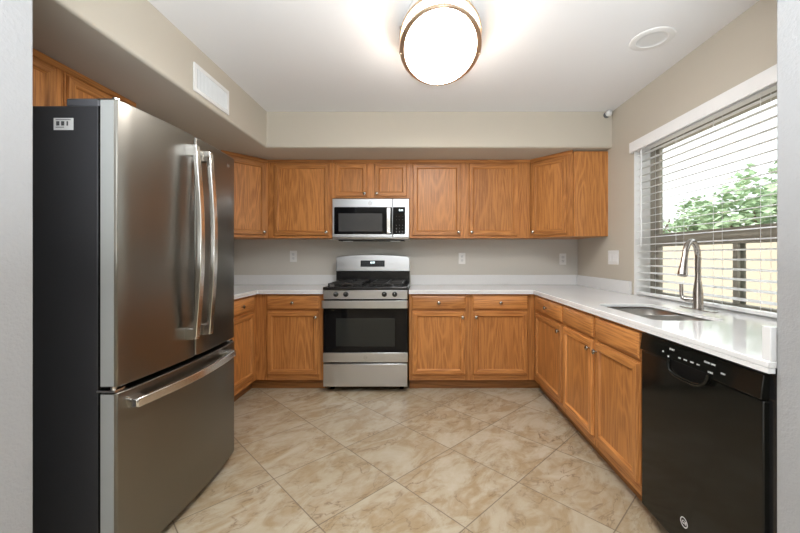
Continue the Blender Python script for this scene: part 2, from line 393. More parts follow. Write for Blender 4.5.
# ------------------------------------------------------------------ outside
bm = nb(); box(bm, XO, 40, -12, 40, -0.2, -0.06); struct(obj('ground', bm, M['gravel'], smooth=0))
bm = nb(); box(bm, 0, 0.18, -4, 16, -0.06, 1.56); box(bm, -0.02, 0.20, -4, 16, 1.56, 1.62)
tag(obj('boundary_wall', bm, M['stucco'], loc=(5.0, 0, 0), bevel=0.006), 'cream stucco boundary wall seen through the lower half of the window', 'wall')
hs = thing('house', 'pale low house with a grey roof beyond the boundary wall outside the window', 'house', (18.5, 19.0, -0.06))
bm = nb(); box(bm, -2.5, 2.5, -6, 7, 0, 2.5); obj('house_wall', bm, M['palewall'], hs)
bm = nb(); prism(bm, [(-3, 2.45), (3, 2.45), (0, 3.5)], -6.5, 7.5); xform(bm, 0, Matrix.Rotation(PI / 2, 4, 'X') @ Matrix.Scale(-1, 4, (0, 0, 1)))
obj('roof', bm, M['roof'], hs)
def tree(loc, h, r, leaf, label, n=1500, seed=1):
    rnd = random.Random(seed)
    t = thing('tree', label, 'tree', loc, 0, None)
    bm = nb(); tube(bm, [(0, 0, 0), (0.05, 0.03, h * 0.3), (0.0, 0.08, h * 0.62)], [0.16, 0.12, 0.05], 8)
    for k in range(5):
        a = k * 1.26; tube(bm, [(0.04, 0.03, h * 0.33), (r * 0.3 * math.cos(a), r * 0.3 * math.sin(a), h * 0.52), (r * 0.62 * math.cos(a), r * 0.62 * math.sin(a), h * 0.7)], [0.07, 0.045, 0.02], 6)
    obj('trunk', bm, M['bark'], t)
    bm = nb(); blobs = [(rnd.uniform(-0.6, 0.6) * r, rnd.uniform(-0.6, 0.6) * r, h * rnd.uniform(0.45, 0.85), r * rnd.uniform(0.35, 0.6)) for _ in range(11)]
    for i in range(n):
        bxx, byy, bz, br = blobs[i % 11]
        d = Vector((rnd.gauss(0, 1), rnd.gauss(0, 1), rnd.gauss(0, 1))).normalized() * br * rnd.uniform(0.5, 1.0)
        c = Vector((bxx, byy, bz)) + d; s = rnd.uniform(0.07, 0.15) * (0.6 + r * 0.3)
        R = Matrix.Rotation(rnd.uniform(0, 6.28), 3, 'Z') @ Matrix.Rotation(rnd.uniform(-1.2, 1.2), 3, 'X')
        q = [R @ Vector(p) + c for p in ((-s, -s * 0.5, 0), (0, -s * 0.6, s * 0.15), (s, 0, 0), (0, s * 0.6, s * 0.15))]
        bm.faces.new([bm.verts.new(p) for p in q])
    obj('crown', bm, leaf, t, smooth=0)
tree((9.1, 9.6, -0.06), 3.45, 1.4, M['leaf'], 'taller pale green tree at the right of the upper window pane', 2200, 5)
tree((9.4, 12.4, -0.06), 3.2, 1.2, M['leaf'], 'lower pale green tree in the middle of the upper window pane', 1500, 3)
tree((9.6, 14.9, -0.06), 3.9, 1.15, M['leafgrey'], 'greyish sparse tree left of the green trees outside the window', 700, 8)

# ------------------------------------------------------------------ cabinets
FR = 0.045
def knob(parent, x, y, z):
    bm = nb(); lathe(bm, [(0, 0), (0.0065, 0), (0.0055, 0.006), (0.006, 0.011), (0.0135, 0.0145), (0.0155, 0.019), (0.0145, 0.024), (0.009, 0.0275), (0, 0.0285)], 18, 0, Matrix.Rotation(PI / 2, 4, 'X'))
    return obj('knob', bm, M['nickel'], parent, (x, y, z))
def door(parent, x0, x1, z0, z1, kn=None):
    """frame and flat panel door with a lipped edge; front at y = -0.022, grain upright on stiles, level on rails"""
    W, Hh = x1 - x0, z1 - z0; t = 0.022; f = FR; s = 0.009; e = 0.004; bm = nb()
    for a, b, c, d_ in ((0, f, 0, Hh), (W - f, W, 0, Hh)): box(bm, a, b, -0.007, -0.002, c, d_, 0)
    box(bm, f, W - f, -0.007, -0.002, 0, f, 1); box(bm, f, W - f, -0.007, -0.002, Hh - f, Hh, 1)
    def bar(p0, p1, q0, q1, mi):     # raised front of a frame member, outer edge sloped
        hexa(bm, [(p0[0], -0.007, p0[1]), (p1[0], -0.007, p1[1]), (q1[0], -0.007, q1[1]), (q0[0], -0.007, q0[1]),
                  (p0[0] + p0[2], -t, p0[1] + p0[3]), (p1[0] + p1[2], -t, p1[1] + p1[3]), (q1[0], -t, q1[1]), (q0[0], -t, q0[1])], mi)
    g = 0.006
    bar((g, g, e, e), (g, Hh - g, e, -e), (f, f, 0, 0), (f, Hh - f, 0, 0), 0)
    bar((W - g, g, -e, e), (W - g, Hh - g, -e, -e), (W - f, f, 0, 0), (W - f, Hh - f, 0, 0), 0)
    bar((g, g, e, e), (W - g, g, -e, e), (f, f, 0, 0), (W - f, f, 0, 0), 1)
    bar((g, Hh - g, e, -e), (W - g, Hh - g, -e, -e), (f, Hh - f, 0, 0), (W - f, Hh - f, 0, 0), 1)
    o = [(f, f), (W - f, f), (W - f, Hh - f), (f, Hh - f)]; i_ = [(f + s, f + s), (W - f - s, f + s), (W - f - s, Hh - f - s), (f + s, Hh - f - s)]
    for k in range(4):
        k2 = (k + 1) % 4
        v = [bm.verts.new(p) for p in ((o[k][0], -t + 0.002, o[k][1]), (o[k2][0], -t + 0.002, o[k2][1]), (i_[k2][0], -0.0095, i_[k2][1]), (i_[k][0], -0.0095, i_[k][1]))]
        bm.faces.new(v).material_index = 1 if k % 2 == 0 else 0
    d = obj('door', bm, [M['oak_v'], M['oak_h']], parent, (x0, 0, z0), bevel=0.0012, smooth=0)
    bm = nb(); box(bm, 0, W - 2 * f, -0.0095, -0.003, 0, Hh - 2 * f); obj('panel', bm, M['oak_v'], d, (f, 0, f), smooth=0)
    if kn: knob(d, kn[0] - x0, -t, kn[1] - z0)
    return d
def drawer(parent, x0, x1, z0, z1, kn=True):
    W, Hh = x1 - x0, z1 - z0; t = 0.020; e = 0.012; bm = nb()
    a = [(0, 0), (W, 0), (W, Hh), (0, Hh)]; b = [(e, e), (W - e, e), (W - e, Hh - e), (e, Hh - e)]
    A0 = [bm.verts.new((p[0], 0, p[1])) for p in a]; A1 = [bm.verts.new((p[0], -t + 0.007, p[1])) for p in a]; B = [bm.verts.new((p[0], -t, p[1])) for p in b]
    bm.faces.new(A0); bm.faces.new(B[::-1])
    for k in range(4):
        k2 = (k + 1) % 4; bm.faces.new((A0[k], A0[k2], A1[k2], A1[k])); bm.faces.new((A1[k], A1[k2], B[k2], B[k]))
    d = obj('drawer' if kn else 'false_drawer_front', bm, M['oak_h'], parent, (x0, 0, z0), bevel=0.0015)
    if kn: knob(d, W / 2, -t, Hh / 2)
    return d
def face_frame(parent, w, z0, z1, stiles, rails):
    bm = nb()
    for a, b in stiles: box(bm, a, b, 0, 0.019, z0, z1, 0)
    sx = sorted(stiles)
    for (a, b), (c, d) in zip(sx, sx[1:]):
        for r0, r1 in rails: box(bm, b, c, 0.0005, 0.019, r0, r1, 1)
    return obj('face_frame', bm, [M['oak_v'], M['oak_h']], parent)
def carcass(parent, w, d, z0, z1, xo=0.0, x1=None):
    x1 = w if x1 is None else x1; bm = nb(); T = 0.016
    box(bm, xo, xo + T, 0.019, d, z0, z1); box(bm, x1 - T, x1, 0.019, d, z0, z1)
    box(bm, xo + T, x1 - T, 0.019, d, z0, z0 + T); box(bm, xo + T, x1 - T, d - 0.008, d, z0 + T, z1); box(bm, xo + T, x1 - T, 0.019, d - 0.008, z1 - T, z1)
    box(bm, xo + T, x1 - T, 0.03, 0.034, z0 + T, z1 - T)
    return obj('carcass', bm, M['oak_v'], parent, smooth=0)
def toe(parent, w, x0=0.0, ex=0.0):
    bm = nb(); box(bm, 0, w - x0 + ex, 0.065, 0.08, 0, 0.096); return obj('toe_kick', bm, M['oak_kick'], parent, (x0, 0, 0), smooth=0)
ZB0, ZB1 = 0.096, 0.876       # base boxes
YF = 3.257; XF = 1.03; XLF = -1.495
DZ = (0.738, 0.858); DO = (0.146, 0.722)
BR = [(ZB0, 0.156), (0.712, 0.748), (0.846, ZB1)]
GB = 'oak base cabinets'
# back wall, left of the range
t = thing('base_cabinet', 'oak base cabinet with one drawer and one door left of the range', 'cabinet', (XLF, YF, 0), 0, GB)
carcass(t, 0.618, 0.605, ZB0, ZB1, 0.0); face_frame(t, 0.618, ZB0, ZB1, [(0, 0.115), (0.566, 0.618)], BR); toe(t, 0.618, -0.065)
drawer(t, 0.106, 0.576, *DZ); door(t, 0.106, 0.576, *DO, kn=(0.549, 0.668))
# left wall run beside the fridge
t = thing('base_cabinet', 'oak base cabinet in the left corner, partly hidden by the fridge', 'cabinet', (XLF, 2.2, 0), PI / 2, GB)
carcass(t, 1.057, 0.605, ZB0, ZB1); face_frame(t, 1.057, ZB0, ZB1, [(0, 0.045), (0.485, 0.545), (0.980, 1.057)], BR); toe(t, 1.057, 0, 0.065)
drawer(t, 0.035, 0.495, *DZ); door(t, 0.035, 0.495, *DO, kn=(0.465, 0.668)); drawer(t, 0.535, 0.990, *DZ); door(t, 0.535, 0.990, *DO, kn=(0.562, 0.668))
# back wall, right of the range
t = thing('base_cabinet', 'wide oak base cabinet with two drawers and two doors right of the range', 'cabinet', (-0.108, YF, 0), 0, GB)
carcass(t, 1.136, 0.605, ZB0, ZB1); face_frame(t, 1.136, ZB0, ZB1, [(0, 0.037), (0.50, 0.586), (1.062, 1.136)], BR); toe(t, 1.136, 0, 0.065)
drawer(t, 0.027, 0.510, *DZ); door(t, 0.027, 0.510, *DO, kn=(0.482, 0.668)); drawer(t, 0.575, 1.072, *DZ); door(t, 0.575, 1.072, *DO, kn=(0.603, 0.668))
# right wall run
t = thing('base_cabinet', 'oak base cabinet with one knobbed drawer in the right corner beside the sink cabinet', 'cabinet', (XF, YF, 0), -PI / 2, GB)
carcass(t, 0.666, 0.645, ZB0, ZB1, 0.0); face_frame(t, 0.666, ZB0, ZB1, [(0, 0.07), (0.648, 0.666)], BR); toe(t, 0.666, -0.065)
drawer(t, 0.062, 0.656, *DZ); door(t, 0.062, 0.656, *DO, kn=(0.628, 0.668))
t = thing('sink_cabinet', 'oak sink cabinet with two doors and knobless false drawer fronts next to the dishwasher', 'cabinet', (XF, 2.589, 0), -PI / 2, GB)
carcass(t, 0.920, 0.645, ZB0, 0.66); face_frame(t, 0.920, ZB0, ZB1, [(0, 0.030), (0.445, 0.505), (0.902, 0.920)], BR); toe(t, 0.920)
drawer(t, 0.020, 0.462, *DZ, kn=False); door(t, 0.020, 0.462, *DO, kn=(0.434, 0.668)); drawer(t, 0.494, 0.912, *DZ, kn=False); door(t, 0.494, 0.912, *DO, kn=(0.522, 0.668))
# uppers
ZU0, ZU1 = 1.396, 2.160; YU = 3.567
UD = (1.416, 2.132); UR = [(ZU0, 1.432), (2.118, ZU1)]
GU = 'oak wall cabinets'
def scribe(parent, w, x0=0.0):
    bm = nb(); box(bm, 0, w - x0, -0.008, 0.012, 2.140, ZS - 0.001); return obj('scribe_moulding', bm, M['oak_h'], parent, (x0, 0, 0), bevel=0.003)
t = thing('wall_cabinet', 'oak wall cabinet with one door left of the microwave', 'cabinet', (-1.516, YU, 0), 0, GU)
carcass(t, 0.639, 0.299, ZU0, ZU1); face_frame(t, 0.639, ZU0, ZU1, [(0, 0.07), (0.604, 0.639)], UR); scribe(t, 0.639)
door(t, 0.060, 0.614, *UD, kn=(0.586, 1.452))
t = thing('wall_cabinet', 'short oak wall cabinet with two small doors directly above the microwave', 'cabinet', (-0.876, YU, 0), 0, GU)
carcass(t, 0.760, 0.299, 1.800, ZU1); face_frame(t, 0.760, 1.790, ZU1, [(0, 0.034), (0.350, 0.413), (0.730, 0.760)], [(1.790, 1.822), (2.118, ZU1)]); scribe(t, 0.760)
door(t, 0.024, 0.349, 1.800, 2.132, kn=(0.322, 1.832)); door(t, 0.414, 0.740, 1.800, 2.132, kn=(0.441, 1.832))
t = thing('wall_cabinet', 'wide oak wall cabinet with two tall doors right of the microwave', 'cabinet', (-0.115, YU, 0), 0, GU)
carcass(t, 1.195, 0.299, ZU0, ZU1); face_frame(t, 1.195, ZU0, ZU1, [(0, 0.040), (0.505, 0.592), (1.070, 1.195)], UR); scribe(t, 1.195)
door(t, 0.030, 0.513, *UD, kn=(0.485, 1.452)); door(t, 0.584, 1.079, *UD, kn=(0.612, 1.452))
def diag_cab(a, b, wallx, label, knob_far):
    """five sided corner cabinet, front face from a to b"""
    a, b = Vector(a), Vector(b); d = b - a; w_ = d.length; rz = math.atan2(d.y, d.x)
    t = thing('corner_wall_cabinet', label, 'cabinet', (a.x, a.y, 0), rz, GU)
    inv = Matrix.Rotation(-rz, 2)
    def loc(x, y): v = inv @ (Vector((x, y)) - a); return (v.x, v.y)
    nx, ny = math.sin(rz) * -1, math.cos(rz)
    near, back = (b, a) if b.y < a.y else (a, b)
    ins = 0.0195
    poly = [(a.x + nx * ins, a.y + ny * ins), (b.x + nx * ins, b.y + ny * ins)]
    if wallx > 0: poly += [(wallx, near.y), (wallx, YB), (back.x, YB)]; poly[1] = (b.x + 0.026, near.y)
    else: poly += [(back.x, YB), (wallx, YB), (wallx, near.y)]; poly[0] = (a.x - 0.026, near.y)
    bm = nb(); prism(bm, [loc(*p) for p in poly], ZU0, ZU1); obj('carcass', bm, M['oak_v'], t, smooth=0)
    sl = 0.02 if knob_far else 0.05
    face_frame(t, w_, ZU0, ZU1, [(0, 0.05), (w_ - 0.05, w_)], UR); scribe(t, w_)
    d0, d1 = (0.022, w_ - 0.042) if knob_far else (0.03, w_ - 0.022)
    door(t, d0, d1, *UD, kn=((d0 + 0.028) if knob_far else (d1 - 0.028), 1.452))
    return t
diag_cab((1.082, YU), (1.365, 3.24), XR, 'diagonal oak corner wall cabinet in the right corner beside the window wall', True)
diag_cab((-1.80, 3.24), (-1.518, YU), XL, 'diagonal oak corner wall cabinet in the left corner behind the fridge', False)
t = thing('wall_cabinet', 'oak wall cabinet above the fridge with two doors', 'cabinet', (-1.785, 1.296, 0), PI / 2, GU)
w_ = 0.952
carcass(t, w_, 0.32, 1.832, ZU1); face_frame(t, w_, 1.822, ZU1, [(0, 0.04), (0.444, 0.510), (w_ - 0.04, w_)], [(1.822, 1.86), (2.118, ZU1)]); scribe(t, w_)
door(t, 0.03, 0.453, 1.834, 2.132, kn=(0.425, 1.866)); door(t, 0.500, w_ - 0.03, 1.834, 2.132, kn=(0.528, 1.866))

# ------------------------------------------------------------------ countertops, splash
def slab(name, outer, holes, z0, z1, mat, parent=None, bevel=0.003):
    bm = nb(); edges = []
    for loop in [outer] + holes:
        vs_ = [bm.verts.new((x, y, z1)) for x, y in loop]
        for i in range(len(vs_)): edges.append(bm.edges.new((vs_[i], vs_[(i + 1) % len(vs_)])))
    bmesh.ops.triangle_fill(bm, use_beauty=True, use_dissolve=False, edges=edges)
    r = bmesh.ops.extrude_face_region(bm, geom=list(bm.faces))
    for v in [g for g in r['geom'] if isinstance(g, bmesh.types.BMVert)]: v.co.z = z0
    return obj(name, bm, mat, parent, bevel=bevel, smooth=0.5)
CZ0, CZ1 = 0.877, 0.912; CZM = 0.892
t = thing('countertop', 'white quartz countertop left of the range with low backsplash', 'countertop', (-1.2, 3.5, CZ0))
o = slab('worktop', [(XL, 2.18), (-1.465, 2.18), (-1.465, 3.227), (-0.877, 3.227), (-0.877, YB), (XL, YB)], [], CZM, CZ1, M['quartz'])
def adopt(o, t): o.parent = t; o.location = -Vector(t.location)
adopt(o, t)
bm = nb(); prism(bm, [(-1.465, 2.18), (-1.465, 3.227), (-0.877, 3.227), (-0.877, YB), (-0.895, YB), (-0.895, 3.247), (-1.485, 3.247), (-1.485, 2.18)], CZ0, CZM); adopt(obj('edge_band', bm, M['quartz']), t)
bm = nb(); box(bm, XL + 0.02, -0.877, YB - 0.02, YB, CZ1, 1.016); box(bm, XL, XL + 0.02, 2.18, YB, CZ1, 1.016); adopt(obj('backsplash', bm, M['quartz'], bevel=0.002), t)
t = thing('countertop', 'white quartz countertop right of the range running past the sink to the dishwasher', 'countertop', (0.6, 3.5, CZ0))
SINK = (1.116, 1.462, 1.705, 2.300)
o = slab('worktop', [(-0.110, 3.227), (1.006, 3.227), (1.006, YN1 + 0.002), (XR, YN1 + 0.002), (XR, YB), (-0.110, YB)], [rrect(*SINK, 0.055)], CZM, CZ1, M['quartz'])
adopt(o, t)
bm = nb(); prism(bm, [(-0.110, YB), (-0.110, 3.227), (1.006, 3.227), (1.006, YN1 + 0.002), (1.026, YN1 + 0.002), (1.026, 3.247), (-0.092, 3.247), (-0.092, YB)], CZ0, CZM); adopt(obj('edge_band', bm, M['quartz']), t)
bm = nb(); box(bm, -0.110, XR - 0.02, YB - 0.02, YB, CZ1, 1.016); box(bm, XR - 0.02, XR, WY1 + 0.03, YB, CZ1, 1.016)
adopt(obj('backsplash', bm, M['quartz'], bevel=0.002), t)
bm = nb(); box(bm, 1.012, XR, YN1 + 0.002, YN1 + 0.03, CZ1, 1.012); adopt(obj('side_splash', bm, M['quartz'], bevel=0.002), t)

# ------------------------------------------------------------------ sink and faucet
t = thing('sink', 'double bowl stainless steel sink set under the white worktop', 'sink', (1.28, 2.0, CZM))
def bowl(y0, y1, dep):
    bm = nb(); x0, x1 = SINK[0] - 0.004 - 1.28, SINK[1] + 0.004 - 1.28; a, b = y0 - 2.0, y1 - 2.0
    top = rrect(x0, x1, a, b, 0.058); mid = rrect(x0 + 0.006, x1 - 0.006, a + 0.006, b - 0.006, 0.055); low = rrect(x0 + 0.035, x1 - 0.035, a + 0.035, b - 0.035, 0.04)
    rings = []
    for lp, z in ((top, -0.003), (mid, -dep + 0.03), (low, -dep)): rings.append([bm.verts.new((x, y, z)) for x, y in lp])
    for p, q in zip(rings, rings[1:]):
        for k in range(len(p)): bm.faces.new((p[k], p[(k + 1) % len(p)], q[(k + 1) % len(p)], q[k]))
    bm.faces.new(rings[-1])
    o = obj('bowl', bm, M['sinksteel'], t); s = o.modifiers.new('solid', 'SOLIDIFY'); s.thickness = 0.0015; s.offset = -1
    bm = nb(); lathe(bm, [(0, 0.001), (0.02, 0.001), (0.022, 0.004), (0.043, 0.004), (0.045, 0.0)], 20); obj('drain', bm, M['chrome'], o, ((x0 + x1) / 2, (a + b) / 2, -dep + 0.002))
bowl(SINK[2] - 0.004, 1.985, 0.185); bowl(2.012, SINK[3] + 0.004, 0.185)
bm = nb(); box(bm, SINK[0] - 0.004 - 1.28, SINK[1] + 0.004 - 1.28, 1.984 - 2, 2.013 - 2, -0.03, -0.004); obj('divider', bm, M['steel_light'], t, bevel=0.005, seg=3)

FX, FY = 1.585, 2.06
t = thing('faucet', 'brushed steel gooseneck kitchen faucet with pull-down spray head behind the sink', 'faucet', (FX, FY, CZ1))
bm = nb(); prism(bm, rrect(-0.028, 0.028, -0.127, 0.127, 0.0275, 8), 0, 0.006); obj('base_plate', bm, M['chrome'], t, bevel=0.0015)
bm = nb(); lathe(bm, [(0.0, 0.006), (0.027, 0.006), (0.027, 0.012), (0.0255, 0.02), (0.0255, 0.07), (0.024, 0.10), (0.0165, 0.165), (0.0155, 0.175), (0, 0.175)], 24); obj('body', bm, M['chrome'], t)
sd_ = Vector((-0.82, -0.57, 0)).normalized()
pts = [(0, 0, 0.17)] + [(0, 0, 0.17 + 0.125 * k / 4) for k in range(1, 5)]
R_ = 0.092
for k in range(1, 13):
    a = PI - k / 12 * (PI * 0.94); c = sd_ * (R_ + R_ * math.cos(a)); pts.append((c.x, c.y, 0.295 + R_ * math.sin(a)))
e = Vector(pts[-1]); dv = (e - Vector(pts[-2])).normalized(); pts.append(tuple(e + dv * 0.015))
bm = nb(); tube(bm, pts, [0.0150] * (len(pts) - 3) + [0.0142] * 3, 16); obj('spout', bm, M['chrome'], t)
e = Vector(pts[-1]); bm = nb(); tube(bm, [e, e + dv * 0.006, e + dv * 0.03, e + dv * 0.085, e + dv * 0.10, e + dv * 0.104], [0.0150, 0.0160, 0.0170, 0.0235, 0.0240, 0.021], 18); obj('spray_head', bm, M['chrome'], t)
hd = Vector((-0.57, 0.82, 0)).normalized()
bm = nb(); tube(bm, [hd * 0.02 + Vector((0, 0, 0.052)), hd * 0.062 + Vector((0, 0, 0.054))], [0.0165, 0.0150], 14)
tube(bm, [hd * 0.056 + Vector((0, 0, 0.05)), hd * 0.075 + Vector((0, 0, 0.06)), hd * 0.082 + Vector((0, 0, 0.085)), hd * 0.082 + Vector((0, 0, 0.13)), hd * 0.083 + Vector((0, 0, 0.140))], [0.0125, 0.0125, 0.0105, 0.0095, 0.0105], 12)
obj('handle', bm, M['chrome'], t)

# ------------------------------------------------------------------ range
RX0, RX1 = -0.874, -0.117; RW = RX1 - RX0; RYF = 3.215
t = thing('gas_range', 'stainless steel and black gas range standing between the base cabinets', 'range', (RX0, RYF, 0))
bx('body', (0.002, RW - 0.002, 0.022, 0.63, 0.055, 0.915), M['black'], t)
for fxx in (0.06, RW - 0.06):
    for fyy in (0.10, 0.57):
        bm = nb(); lathe(bm, [(0, 0), (0.02, 0), (0.02, 0.012), (0.012, 0.015), (0.012, 0.055), (0, 0.055)], 12, 0, Matrix.Translation((fxx, fyy, 0))); obj('foot', bm, M['black'], t)
bm = nb(); box(bm, 0, RW, -0.016, 0.555, 0.915, 0.942)
obj('cooktop', bm, M['black'], t, bevel=0.008, seg=3)
bx('control_panel', (0.004, RW - 0.004, -0.008, 0.022, 0.832, 0.914), M['steel_h'], t, 0.004)
for px_ in (335.6, 345.6, 384.2, 394.6):
    kx = (px_ - 421) * (RYF - 0.02) / F - RX0
    bm = nb(); Rx = Matrix.Rotation(PI / 2, 4, 'X')
    lathe(bm, [(0, 0), (0.023, 0), (0.0235, 0.004), (0.020, 0.008), (0.0185, 0.026), (0.015, 0.029), (0, 0.029)], 20, 0, Rx); s = len(bm.verts)
    box(bm, -0.005, 0.005, -0.036, -0.010, -0.018, 0.018)
    k = obj('burner_knob', bm, M['black'], t, (kx, -0.008, 0.877), (0, random.choice([0, 0]), 0), bevel=0.001)
    bm = nb(); box(bm, -0.0012, 0.0012, -0.0364, -0.035, 0.004, 0.017); obj('pointer', bm, M['print'], k)
# oven door
od = bx('oven_door', (0.002, RW - 0.002, -0.012, 0.020, 0.272, 0.812), M['blackgloss'], t, 0.004); ol = Vector((0.002, -0.012, 0.272))
bm = nb(); box(bm, 0, RW - 0.004, -0.004, 0.012, 0, 0.086); obj('lower_trim', bm, M['steel_h'], od, bevel=0.003)
bm = nb(); box(bm, 0.115, 0.64, -0.0015, 0.004, 0.142, 0.392); obj('window', bm, M['ovenwin'], od, bevel=0.001)
bm = nb(); sweep_rect(bm, [(0.004, -0.030, 0.520), (0.010, -0.040, 0.520), (RW / 2, -0.043, 0.520), (RW - 0.010, -0.040, 0.520), (RW - 0.004, -0.030, 0.520)], 0.033, 0.008, (0, 0, 1))
box(bm, 0.0, 0.05, -0.034, 0.0, 0.495, 0.545); box(bm, RW - 0.054, RW - 0.004, -0.034, 0.0, 0.495, 0.545)
obj('handle', bm, M['steel_h'], od, bevel=0.003)
for k in range(7):
    bm = nb(); box(bm, 0.12 + k * 0.078, 0.165 + k * 0.078, -0.002, 0.003, 0.5265, 0.5335); obj('vent_slot', bm, M['slot'], od, (0, -0.012, 0.012))
def badge(parent, loc, r, rot, ringmat, txtmat):
    bm = nb(); sgs = 28
    for k in range(sgs):
        a0, a1 = 2 * PI * k / sgs, 2 * PI * (k + 1) / sgs
        for (ra, rb) in ((r * 0.86, r),):
            hexa(bm, [(ra * math.cos(a0), ra * math.sin(a0), 0), (rb * math.cos(a0), rb * math.sin(a0), 0), (rb * math.cos(a1), rb * math.sin(a1), 0), (ra * math.cos(a1), ra * math.sin(a1), 0),
                      (ra * math.cos(a0), ra * math.sin(a0), 0.0008), (rb * math.cos(a0), rb * math.sin(a0), 0.0008), (rb * math.cos(a1), rb * math.sin(a1), 0.0008), (ra * math.cos(a1), ra * math.sin(a1), 0.0008)])
    b = obj('badge', bm, ringmat, parent, loc, rot)
    text('monogram', 'GE', r * 1.05, txtmat, b, (0, 0, 0.0002), (0, 0, 0), 0.0004, 0.25)
    return b
FRONT = (PI / 2, 0, 0)
badge(od, (RW / 2, -0.0045, 0.043), 0.016, FRONT, M['greyprint'], M['greyprint'])
bx('storage_drawer', (0.004, RW - 0.004, -0.012, 0.020, 0.055, 0.258), M['steel_h'], t, 0.004)
# backguard
bm = nb(); n = 20; yb0, yb1 = 0.485, 0.575
prof = lambda u: 1.205 + 0.026 * (1 - (2 * u - 1) ** 2) ** 0.6 if 0 < u < 1 else 1.205
lo = [(u * RW / n, 1.062) for u in range(n + 1)]; hi = [(u * RW / n, prof(u / n)) for u in range(n + 1)]
loop = lo + hi[::-1]
f0 = [bm.verts.new((x, yb0 + (0.012 if z > 1.1 else 0), z)) for x, z in loop]; f1 = [bm.verts.new((x, yb1, z)) for x, z in loop]
bm.faces.new(f0); bm.faces.new(f1[::-1])
for k in range(len(loop)): bm.faces.new((f0[k], f0[(k + 1) % len(loop)], f1[(k + 1) % len(loop)], f1[k]))
bg_ = obj('backguard', bm, M['steel_h'], t, bevel=0.005)
bm = nb(); box(bm, 0.0, RW, 0.497, 0.575, 0.942, 1.063); obj('backguard_base', bm, M['black'], t, bevel=0.003)
bm = nb(); hexa(bm, [(0.252, yb0 - 0.003, 1.108), (0.500, yb0 - 0.003, 1.108), (0.500, yb0 + 0.02, 1.108), (0.252, yb0 + 0.02, 1.108), (0.252, yb0 + 0.006, 1.172), (0.500, yb0 + 0.006, 1.172), (0.500, yb0 + 0.02, 1.172), (0.252, yb0 + 0.02, 1.172)])
dp = obj('display_panel', bm, M['blackgloss'], t, bevel=0.002)
text('digits', '8:30', 0.026, M['display'], dp, (0.376, yb0 + 0.001, 1.150), FRONT, 0.0006)
for k, xx in enumerate((0.275, 0.300, 0.325, 0.427, 0.452, 0.477)):
    for zz in (1.124, 1.146): text('key_mark', '=', 0.010, M['greyprint'], dp, (xx, yb0 - 0.0015 if zz < 1.13 else yb0 + 0.001, zz), FRONT, 0.0006)
# burners and grates
for kx in (0.19, RW - 0.19):
    for ky in (0.125, 0.385):
        bm = nb(); lathe(bm, [(0, 0), (0.052, 0), (0.055, 0.004), (0.048, 0.010), (0.036, 0.012), (0.036, 0.019), (0.030, 0.022), (0, 0.022)], 24); obj('burner', bm, M['iron'], t, (kx, ky, 0.942))
for gx0, gx1 in ((0.05, 0.335), (RW - 0.335, RW - 0.05)):
    bm = nb(); y0, y1, zt_ = 0.005, 0.49, 0.975; hb = 0.006
    for yy in (y0, (y0 + y1) / 2, y1): box(bm, gx0, gx1, yy - hb, yy + hb, zt_ - 0.012, zt_)
    for xx in (gx0, gx1): box(bm, xx - hb, xx + hb, y0 - hb, y1 + hb, zt_ - 0.012, zt_)
    cx = (gx0 + gx1) / 2
    for yy in (0.125, 0.385):
        for sx_, sy_ in ((1, 0), (-1, 0), (0, 1), (0, -1)):
            if sx_: a, b = sorted((cx + sx_ * 0.03, gx1 if sx_ > 0 else gx0)); box(bm, a, b, yy - 0.005, yy + 0.005, zt_ - 0.010, zt_ + 0.003)
            else: a, b = sorted((yy + sy_ * 0.03, yy + sy_ * 0.118)); box(bm, cx - 0.005, cx + 0.005, a, b, zt_ - 0.010, zt_ + 0.003)
    for xx in (gx0, gx1):
        for yy in (y0, y1, (y0 + y1) / 2): box(bm, xx - 0.008, xx + 0.008, yy - 0.008, yy + 0.008, 0.942, zt_ - 0.004)
    obj('grate', bm, M['iron'], t, bevel=0.002)

# ------------------------------------------------------------------ microwave
MX0, MX1, MYF = -0.873, -0.117, 3.575 - 0.02; MW = MX1 - MX0; MZ0, MZ1 = 1.380, 1.784; MH = MZ1 - MZ0
t = thing('microwave', 'stainless steel over-the-range microwave hung under the short wall cabinet', 'microwave', (MX0, MYF, MZ0))
bx('body', (0.0, MW, 0.022, YB - MYF - 0.002, 0.004, MH - 0.002), M['steel_v'], t)
DWX = 0.594
d = bx('door', (0.0, DWX - 0.0015, -0.012, 0.020, 0.022, MH - 0.002), M['steel_h'], t, 0.004)
bm = nb(); prism(bm, rrect(0.018, 0.588, 0.030, 0.298, 0.012), 0, 0.003); o = obj('door_glass', bm, M['blackgloss'], d, (0, 0.001, 0), (PI / 2, 0, 0), bevel=0.001)
bm = nb(); prism(bm, rrect(0.062, 0.492, 0.058, 0.235, 0.006), 0, 0.0042); obj('window', bm, M['mwwin'], d, (0, 0.001, 0), (PI / 2, 0, 0))
bm = nb(); sweep_rect(bm, [(0.557, -0.004, 0.030), (0.557, -0.030, 0.040), (0.557, -0.036, 0.16), (0.557, -0.030, 0.285), (0.557, -0.004, 0.296)], 0.017, 0.005, (1, 0, 0)); obj('handle', bm, M['steel_light'], d, bevel=0.002)
badge(d, (0.372, -0.0005, 0.335), 0.018, FRONT, M['greyprint'], M['greyprint'])
cp = bx('control_panel', (DWX + 0.0015, MW, -0.012, 0.020, 0.022, MH - 0.002), M['steel_h'], t, 0.004)
cw = MW - DWX
bm = nb(); prism(bm, rrect(0.002, cw - 0.040, 0.030, 0.298, 0.006), 0, 0.003); kp = obj('keypad', bm, M['blackgloss'], cp, (0, 0.001, 0), (PI / 2, 0, 0))
text('digits', '8:30', 0.024, M['display'], cp, (0.080, -0.0022, 0.266), FRONT, 0.0006)
